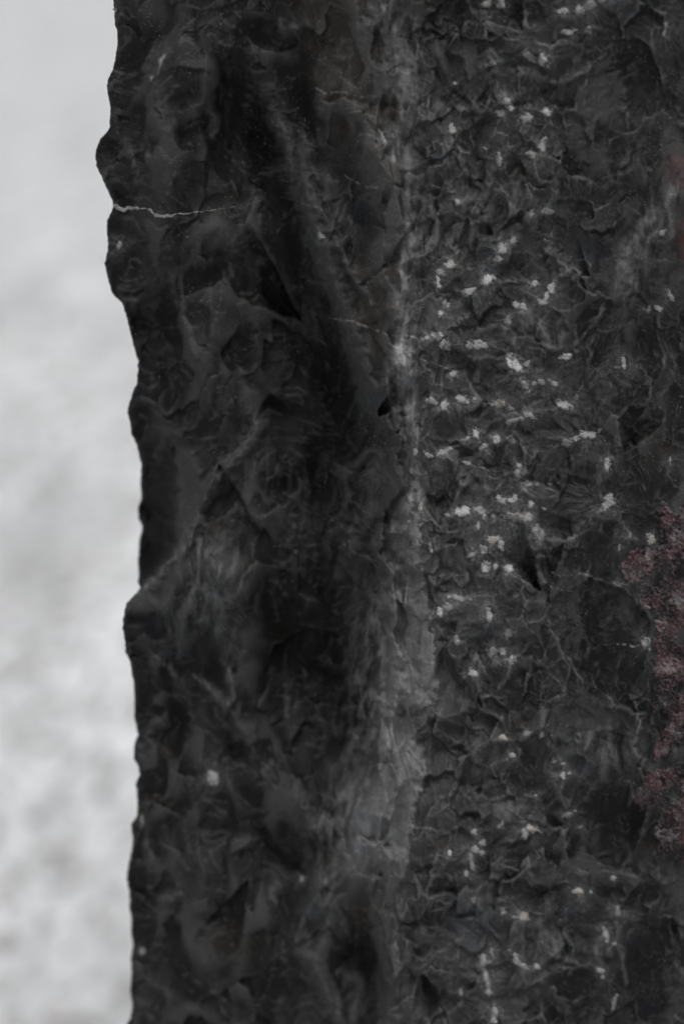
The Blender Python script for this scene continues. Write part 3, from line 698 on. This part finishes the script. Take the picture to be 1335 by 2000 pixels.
def grid_mesh(name, X, Y, Z, colour, wrap=False, mask=None):
    R, C = X.shape
    co = np.stack([X, Y, Z], -1).reshape(-1, 3).astype(np.float32)
    idx = np.arange(R * C).reshape(R, C)
    a, b = idx[:-1, :], idx[1:, :]
    if wrap:
        q = np.stack([a, b, np.roll(b, -1, 1), np.roll(a, -1, 1)], -1)
    else:
        q = np.stack([a[:, :-1], b[:, :-1], b[:, 1:], a[:, 1:]], -1)
    if mask is not None: q = q[mask]
    q = q.reshape(-1, 4)
    col = colour.reshape(-1, 3)
    if mask is not None:
        used, inv = np.unique(q, return_inverse=True)
        q = inv.reshape(-1, 4); co = co[used]; col = col[used]
    extra = []
    if wrap:
        extra = [list(idx[0]), list(idx[-1][::-1])]
    me = bpy.data.meshes.new(name)
    nl = q.size + sum(len(e) for e in extra); nf = len(q) + len(extra)
    me.vertices.add(len(co)); me.vertices.foreach_set('co', co.ravel())
    me.loops.add(nl); me.polygons.add(nf)
    lv = np.concatenate([q.ravel()] + [np.array(e) for e in extra]).astype(np.int32)
    ls = np.concatenate([np.arange(len(q)) * 4, np.array([q.size + sum(len(x) for x in extra[:k]) for k in range(len(extra))], dtype=int)]).astype(np.int32)
    me.loops.foreach_set('vertex_index', lv)
    me.polygons.foreach_set('loop_start', ls)
    me.update(calc_edges=True)
    me.polygons.foreach_set('use_smooth', np.ones(nf, bool))
    at = me.attributes.new('stone_colour', 'FLOAT_COLOR', 'POINT')
    at.data.foreach_set('color', np.concatenate([col, np.ones((len(col), 1))], 1).astype(np.float32).ravel())
    return me

# ------------------------------------------------------------------ materials
def stone_material(name, rough, grain_scale, grain, spec=.4, vary=.25):
    m = bpy.data.materials.new(name); m.use_nodes = True
    n, l = m.node_tree.nodes, m.node_tree.links
    p = n['Principled BSDF']
    a = n.new('ShaderNodeAttribute'); a.attribute_name = 'stone_colour'
    tc = n.new('ShaderNodeTexCoord')
    no = n.new('ShaderNodeTexNoise'); no.inputs['Scale'].default_value = grain_scale; no.inputs['Detail'].default_value = 6; no.inputs['Roughness'].default_value = .65
    l.new(tc.outputs['Object'], no.inputs['Vector'])
    mr = n.new('ShaderNodeMapRange'); mr.inputs['From Min'].default_value = .3; mr.inputs['From Max'].default_value = .7
    mr.inputs['To Min'].default_value = 1 - vary; mr.inputs['To Max'].default_value = 1 + vary
    l.new(no.outputs['Fac'], mr.inputs['Value'])
    mx = n.new('ShaderNodeMix'); mx.data_type = 'RGBA'; mx.blend_type = 'MULTIPLY'; mx.inputs['Factor'].default_value = 1
    l.new(a.outputs['Color'], mx.inputs['A']); l.new(mr.outputs['Result'], mx.inputs['B'])
    l.new(mx.outputs['Result'], p.inputs['Base Color'])
    bp = n.new('ShaderNodeBump'); bp.inputs['Strength'].default_value = grain; bp.inputs['Distance'].default_value = .0004
    l.new(no.outputs['Fac'], bp.inputs['Height']); l.new(bp.outputs['Normal'], p.inputs['Normal'])
    p.inputs['Roughness'].default_value = rough
    p.inputs['Specular IOR Level'].default_value = spec
    return m
M_STONE = stone_material('dark_stone', .66, 900, .6, .14)
M_BRUISE = stone_material('crushed_stone', .9, 1400, .8, .2, .30)
M_CRUST = stone_material('rusty_crust', .85, 700, .9, .2, .35)

# ------------------------------------------------------------------ the stone itself: one closed body
ST = 1.95
vr = np.concatenate([np.linspace(-1300, -165, 62), np.arange(-150, 2150, ST), np.linspace(2165, 4080, 104)])
def fold_v(v):                                              # above and below the close-up the same kind of relief goes on
    t = np.mod(v - (V0 + 4), 2 * (V1 - V0 - 8)); n_ = V1 - V0 - 8
    return V0 + 4 + np.where(t > n_, 2 * n_ - t, t)
s_front = np.arange(0, 1282, ST)
n_edge = len(s_front)
ov = np.interp(vr, [p[0] for p in OUTLINE], [p[1] for p in OUTLINE]) + 1.3 * perlin(vr / 9, vr * 0, 7) + 1.5 * np.abs(perlin(vr / 4.5, vr * 0, 8)) + 6 * perlin(vr / 120, vr * 0, 9) * ((vr < -160) | (vr > 2160))
fade = 1 - sstep(0, 170, s_front)
Uf = ov[:, None] * fade[None] + 250 * (1 - fade[None]) + s_front[None]
Vf = np.repeat(vr[:, None], n_edge, 1)
Hf = sample(H, Uf, fold_v(Vf))
d = Uf - ov[:, None]
Rr = (13 + 5 * perlin(vr / 50, vr * 0, 12))[:, None]
q = np.clip(1 - d / Rr, 0, 1)
Hf = Hf - Rr * .3 * 1.5 * (1 - np.sqrt(np.clip(1 - q * q, 0, 1)))
ext = sstep(0, 200, np.maximum(V0 - Vf, Vf - V1))
Hf = Hf + ext * 6 * fbm(Uf / 120, Vf / 160, 4, 171)
Cf = sample(COLR, Uf, fold_v(Vf))
Xf, Yf, Zf = place(Uf, Vf, Hf)
# the far right of the slab, its right flank, its back and the hidden left flank
def strip(Xs, Ys, cols):
    return Xs, Ys, cols
ur = np.concatenate([np.linspace(1530, 1900, 40), np.linspace(1930, 3100, 40)])
Ur = np.repeat(ur[None], len(vr), 0); Vr = np.repeat(vr[:, None], len(ur), 1)
Um = np.where(Ur < 2100, np.maximum(1555 - np.abs(Ur - 1530), 900), np.minimum(900 + (Ur - 2100) * .6, 1500))
Hb = blur(H, 3)
Hr = sample(Hb, Um, fold_v(Vr)) + 8 * fbm(Ur / 150, Vr / 200, 4, 173) * sstep(1530, 1650, Ur)
Hr -= 60 * sstep(2900, 3100, Ur)
Xr, Yr, Zr = place(Ur, Vr, Hr)
DEPTH = .30
def flank(X0, Y0, Z0, X1, Y1, n, amp, seed):
    t = np.linspace(0, 1, n + 2)[1:-1][None]
    X = X0[:, None] * (1 - t) + X1[:, None] * t; Y = Y0[:, None] * (1 - t) + Y1[:, None] * t
    Z = np.repeat(Z0[:, None], n, 1)
    return X, Y, Z, t
nb = 40
XbR, XbL = Xr[:, -1] - .02, Xf[:, 0] + .025
Yb = np.full(len(vr), DEPTH)
X1, Y1, Z1, t1 = flank(Xr[:, -1], Yr[:, -1], Zr[:, -1], XbR, Yb, 20, 0, 0)
X1 = X1 + .006 * fbm(Y1 * 25, Z1 * 18, 4, 181) * np.sin(np.pi * t1)
X2, Y2, Z2, t2 = flank(XbR, Yb, Zr[:, -1], XbL, Yb, nb, 0, 0)
Y2 = Y2 + .010 * fbm(X2 * 14, Z2 * 12, 4, 183)
Z2 = Zr[:, -1][:, None] * (1 - t2) + Zf[:, 0][:, None] * t2
X3, Y3, Z3, t3 = flank(XbL, Yb, Zf[:, 0], Xf[:, 0], Yf[:, 0], 60, 0, 0)
X3 = X3 + (.010 * fbm(Y3 * 30, Z3 * 20, 4, 185) + .012) * np.sin(np.pi * t3)
X = np.concatenate([Xf, Xr, X1, X2, X3], 1); Y = np.concatenate([Yf, Yr, Y1, Y2, Y3], 1); Z = np.concatenate([Zf, Zr, Z1, Z2, Z3], 1)
nrest = X.shape[1] - n_edge
Uo, Zo = np.meshgrid(np.arange(nrest), vr)
base = .026 * (1 + .6 * fbm(Uo / 6, Zo / 120, 4, 191))
Cc = np.concatenate([Cf, np.stack([base, base, base * 1.04], -1)], 1)
Cr = sample(COLR, Um, fold_v(Vr))
Cc[:, n_edge:n_edge + Ur.shape[1]] = Cr
kk = sstep(0, 25, np.arange(nrest))[None, :, None]
top = Zf[0].mean()
Z[0] += .004 * perlin(X[0] * 30, Y[0] * 30, 5)
me = grid_mesh('stone_slab', X, Y, Z, Cc, wrap=True)
stone = bpy.data.objects.new('stone_slab', me)
COL.objects.link(stone)
me.materials.append(M_STONE)
stone['label'] = 'upright slab of dark rough hewn stone with a chipped edge against pale ground'
stone['category'] = 'stone'
stone['kind'] = 'thing'

def part(name, me, mat, label=None, kind=None):
    o = bpy.data.objects.new(name, me); COL.objects.link(o); o.parent = stone
    me.materials.append(mat)
    if label: o['label'] = label
    if kind: o['kind'] = kind
    return o

# ---- the crushed marks: each a thin grainy scab of pale powder lying on the face
for k, (bx, by, bw, bh, br, bs) in enumerate(BRUISE):
    r = max(bw, bh) * 1.5 + 4
    stp = 1.2
    gu, gv = np.meshgrid(np.arange(bx - r, bx + r, stp), np.arange(by - r, by + r, stp))
    a = math.radians(br); du, dv = gu - bx, gv - by
    x = (du * math.cos(a) + dv * math.sin(a)) / (bw * 1.12); y = (-du * math.sin(a) + dv * math.cos(a)) / (bh * 1.12)
    rad = np.sqrt(x * x + y * y)
    n1 = fbm(gu / 15, gv / 15, 4, 500 + k); n2 = fbm(gu / 3.2, gv / 3.2, 2, 700 + k)
    B = 1.15 - rad + .50 * n1 + .10 * n2                 # ragged blot, with spurs
    a0 = np.arctan2(dv, du)
    B = B + .22 * perlin(a0 * 3.0, rad * .6, 900 + k) * np.clip(rad, 0, 1)
    F = sstep(-.02, .80, B)
    keep = B > -.06
    keep &= rad < 1.75
    mk = keep[:-1, :-1] & keep[1:, :-1] & keep[:-1, 1:] & keep[1:, 1:]
    if mk.sum() < 3: continue
    hh = sample(H, gu, gv) - .16 + F * (.75 + .20 * n2 + .25 * n1)
    under = sample(COLR, gu, gv)
    blur_under = under
    tint = (np.array([.37, .37, .37]) if (k * 7) % 6 else np.array([.36, .345, .325])) * (.58 + .44 * _perm[k] / 255)
    f2 = np.clip(1.25 * F * (.55 + .45 * bs) * (.86 + .30 * n2 + .25 * n1), 0, 1.1)[..., None] * (.45 + .55 * bs)
    cc = under * (1 - np.clip(f2, 0, 1)) + tint * f2
    px, py, pz = place(gu, gv, hh)
    part('chisel_mark', grid_mesh('chisel_mark', px, py, pz, cc, mask=mk), M_BRUISE)

# ---- the quartz vein that crosses the left edge
w = around(VEIN, 16)
d, _, al = polydist(VEIN, w, 3.0, 611)
hwv = np.interp(al, [0, .12, .26, .34, .5, .75, 1], [4.2, 3.4, 2.2, 3.6, 1.6, 1.3, .8]) * (1 + .9 * perlin(UU[w] / 10, VV[w] / 10, 613))
F = 1 - sstep(.55, 1.15, d / np.maximum(hwv, .4))
st = np.interp(al, [0, .3, .36, .6, .8, 1], [.80, .62, .72, .30, .18, .06])
keep = (d < hwv * 1.35)
keep &= UU[w] > outl[w[0]][:, None] + .5
mk = keep[:-1, :-1] & keep[1:, :-1] & keep[:-1, 1:] & keep[1:, 1:]
gr = fbm(UU[w] / 4, VV[w] / 4, 2, 617)
dO = UU[w] - outl[w[0]][:, None]
Rv = 13.0; qv = np.clip(1 - dO / Rv, 0, 1)
hh = H[w] - Rv * .45 * (1 - np.sqrt(np.clip(1 - qv * qv, 0, 1))) - .15 + F * (.40 + .2 * gr)
f2 = (F * st * np.clip(.85 + .6 * gr, 0, 1.1))[..., None]
cc = COLR[w] * (1 - np.clip(f2, 0, 1)) + np.array([.40, .385, .375]) * f2
px, py, pz = place(UU[w], VV[w], hh)
part('quartz_vein', grid_mesh('quartz_vein', px, py, pz, cc, mask=mk), M_BRUISE, 'thin white quartz vein running in from the left edge')

# ---- the purple-red weathered crust at the right
rows, cols_ = np.where(CMs > .02)
w = (slice(rows.min() - 2, min(rows.max() + 3, NR)), slice(cols_.min() - 2, min(cols_.max() + 3, NC)))
u_, v_ = UU[w], VV[w]
c_ = CMs[w]
cu = u_ + 8 * fbm(u_ / 40, v_ / 40, 3, 621); cv = v_ + 8 * fbm(u_ / 40, v_ / 40, 3, 625)
lump = fbm(cu / 34, cv / 40, 4, 631); crack = ridged(cu / 46, cv / 52, 2, 633); gr = fbm(u_ / 6, v_ / 6, 3, 637)
e = sstep(.10, 1.0, c_ + .45 * fbm(u_ / 9, v_ / 9, 3, 649) * (c_ > .05))
fx, fy, r1, r2, r3 = cells(cu / 24, cv / 28, 41)
lump = lump + .55 * (r3 - .5) + .9 * (fx * (r1 - .5) + fy * (r2 - .5))
hh = H[w] - .35 + e * (1.3 + 1.6 * lump + .55 * gr - 1.1 * sstep(.78, 1.05, crack * .7))
red = np.array([.060, .036, .039]); dk = np.array([.020, .015, .016]); pk = np.array([.155, .130, .136])
a1 = sstep(-.35, .35, fbm(cu / 50, cv / 60, 4, 641))[..., None]; a2 = (sstep(.05, .75, fbm(cu / 42, cv / 55, 4, 645)) * .8 + .25 * sstep(.1, .6, gr))[..., None]
cc = dk * (1 - a1) + red * a1
cc = cc * (1 - a2 * .75) + pk * a2 * .75
cc = cc * (1 + .35 * gr[..., None])
grey = sstep(.1, .5, fbm(cu / 60, cv / 70, 4, 655))[..., None] * .5
cc = 1.15 * cc * (1 - grey) + (COLR[w] * 1.2 + .012) * grey
cc = COLR[w] * (1 - e[..., None]) + np.clip(cc, .008, 1) * e[..., None]
keep = c_ > .12
mk = keep[:-1, :-1] & keep[1:, :-1] & keep[:-1, 1:] & keep[1:, 1:]
px, py, pz = place(u_, v_, hh)
part('rust_crust', grid_mesh('rust_crust', px, py, pz, cc, mask=mk), M_CRUST, 'rough purplish red weathered crust at the right')

# ------------------------------------------------------------------ pale ground behind, out of focus
def ground_material():
    m = bpy.data.materials.new('pale_ground'); m.use_nodes = True
    n, l = m.node_tree.nodes, m.node_tree.links
    p = n['Principled BSDF']; p.inputs['Roughness'].default_value = .95; p.inputs['Specular IOR Level'].default_value = .1
    tc = n.new('ShaderNodeTexCoord')
    def noise(scale, det, lo, hi, a, b, sy=.42):
        t = n.new('ShaderNodeTexNoise'); t.inputs['Scale'].default_value = scale; t.inputs['Detail'].default_value = det
        mp = n.new('ShaderNodeMapping'); mp.inputs['Scale'].default_value = (1, sy, 1)
        l.new(tc.outputs['Object'], mp.inputs['Vector']); l.new(mp.outputs[0], t.inputs['Vector'])
        r = n.new('ShaderNodeMapRange'); r.interpolation_type = 'SMOOTHSTEP'
        for k, v in zip(('From Min', 'From Max', 'To Min', 'To Max'), (lo, hi, a, b)): r.inputs[k].default_value = v
        l.new(t.outputs['Fac'], r.inputs['Value']); return r.outputs['Result']
    def mixc(f, a, b, mode='MIX'):
        x = n.new('ShaderNodeMix'); x.data_type = 'RGBA'; x.blend_type = mode
        if hasattr(f, 'links'): l.new(f, x.inputs['Factor'])
        else: x.inputs['Factor'].default_value = f
        for s, v in (('A', a), ('B', b)):
            if hasattr(v, 'links'): l.new(v, x.inputs[s])
            else: x.inputs[s].default_value = v
        return x.outputs['Result']
    c = mixc(noise(3.5, 4, .40, .62, 0, 1), (.74, .757, .775, 1), (.62, .635, .655, 1))
    c = mixc(noise(9, 4, .49, .70, 0, .60), c, (.46, .465, .465, 1))
    c = mixc(noise(40, 4, .49, .62, 0, .75), c, (.20, .197, .187, 1))
    c = mixc(noise(3.4, 4, .50, .70, 0, .55, .13), c, (.40, .41, .415, 1))
    c = mixc(noise(2.2, 2, .64, .74, 0, .55), c, (.26, .265, .235, 1))
    l.new(c, p.inputs['Base Color'])
    return m
gx = np.concatenate([-np.geomspace(600, 3, 26), np.linspace(-2.9, 2.9, 90), np.geomspace(3, 600, 26)])
gy = np.concatenate([-np.geomspace(600, 3, 22), np.linspace(-2.8, 6, 120), np.geomspace(6.1, 900, 40)])
GX, GY = np.meshgrid(gx, gy)
GZ = .018 * fbm(GX / 1.1, GY / 1.1, 4, 701) + .01 * fbm(GX * 4, GY * 4, 2, 705) - .01
GZ = GZ * np.exp(-(np.hypot(GX, GY) / 60) ** 2)
gm = grid_mesh('ground', GX, GY, GZ, np.full(GX.shape + (3,), .7))
gm.flip_normals()
gm.materials.append(ground_material())
ground = bpy.data.objects.new('ground', gm); COL.objects.link(ground)
ground['kind'] = 'structure'

# small stones lying on it, joined: nobody could count them
def pebble_material():
    m = bpy.data.materials.new('pebble_stone'); m.use_nodes = True
    n, l = m.node_tree.nodes, m.node_tree.links
    p = n['Principled BSDF']; p.inputs['Roughness'].default_value = .9
    a = n.new('ShaderNodeAttribute'); a.attribute_name = 'stone_colour'
    no = n.new('ShaderNodeTexNoise'); no.inputs['Scale'].default_value = 60
    tc = n.new('ShaderNodeTexCoord'); l.new(tc.outputs['Object'], no.inputs['Vector'])
    mx = n.new('ShaderNodeMix'); mx.data_type = 'RGBA'; mx.blend_type = 'MULTIPLY'; mx.inputs['Factor'].default_value = .35
    l.new(a.outputs['Color'], mx.inputs['A']); l.new(no.outputs['Color'], mx.inputs['B']); l.new(mx.outputs['Result'], p.inputs['Base Color'])
    return m
import bmesh
bm = bmesh.new(); bmesh.ops.create_icosphere(bm, subdivisions=1, radius=1)
sv = np.array([v.co[:] for v in bm.verts]); sf = np.array([[v.index for v in f.verts] for f in bm.faces]); bm.free()
N = 9000
px = RNG.uniform(-2.6, 2.6, N); py = RNG.uniform(-1.2, 7.5, N)
okp = ~((px > -.17) & (px < .75) & (py > -.06) & (py < .36))
px, py = px[okp], py[okp]; N = len(px)
sz = .004 + .016 * RNG.random(N) ** 2.5
rot = RNG.random(N) * 6.28
zz = .018 * fbm(px / 1.1, py / 1.1, 4, 701) + .01 * fbm(px * 4, py * 4, 2, 705) - .01
jit = 1 + .25 * (RNG.random((N, len(sv))) - .5)
vx = sv[None, :, 0] * sz[:, None] * jit * 1.25; vy = sv[None, :, 1] * sz[:, None] * jit * .9; vz = sv[None, :, 2] * sz[:, None] * jit * .6
cx = vx * np.cos(rot)[:, None] - vy * np.sin(rot)[:, None] + px[:, None]; cy = vx * np.sin(rot)[:, None] + vy * np.cos(rot)[:, None] + py[:, None]
cz = vz + (zz + sz * .25)[:, None]
co = np.stack([cx, cy, cz], -1).reshape(-1, 3).astype(np.float32)
fa = (sf[None] + (np.arange(N) * len(sv))[:, None, None]).reshape(-1, 3)
pm = bpy.data.meshes.new('gravel')
pm.vertices.add(len(co)); pm.vertices.foreach_set('co', co.ravel())
pm.loops.add(fa.size); pm.polygons.add(len(fa))
pm.loops.foreach_set('vertex_index', fa.ravel().astype(np.int32)); pm.polygons.foreach_set('loop_start', (np.arange(len(fa)) * 3).astype(np.int32))
pm.update(calc_edges=True)
pc = np.repeat((.16 + .6 * RNG.random(N))[:, None], len(sv), 1).ravel()
at = pm.attributes.new('stone_colour', 'FLOAT_COLOR', 'POINT')
at.data.foreach_set('color', np.stack([pc, pc * .99, pc * .96, np.ones_like(pc)], -1).astype(np.float32).ravel())
pm.materials.append(pebble_material())
gv_ = bpy.data.objects.new('gravel', pm); COL.objects.link(gv_)
gv_['kind'] = 'stuff'
gv_['label'] = 'loose pale grit scattered over the light ground behind the stone'
gv_['category'] = 'gravel'
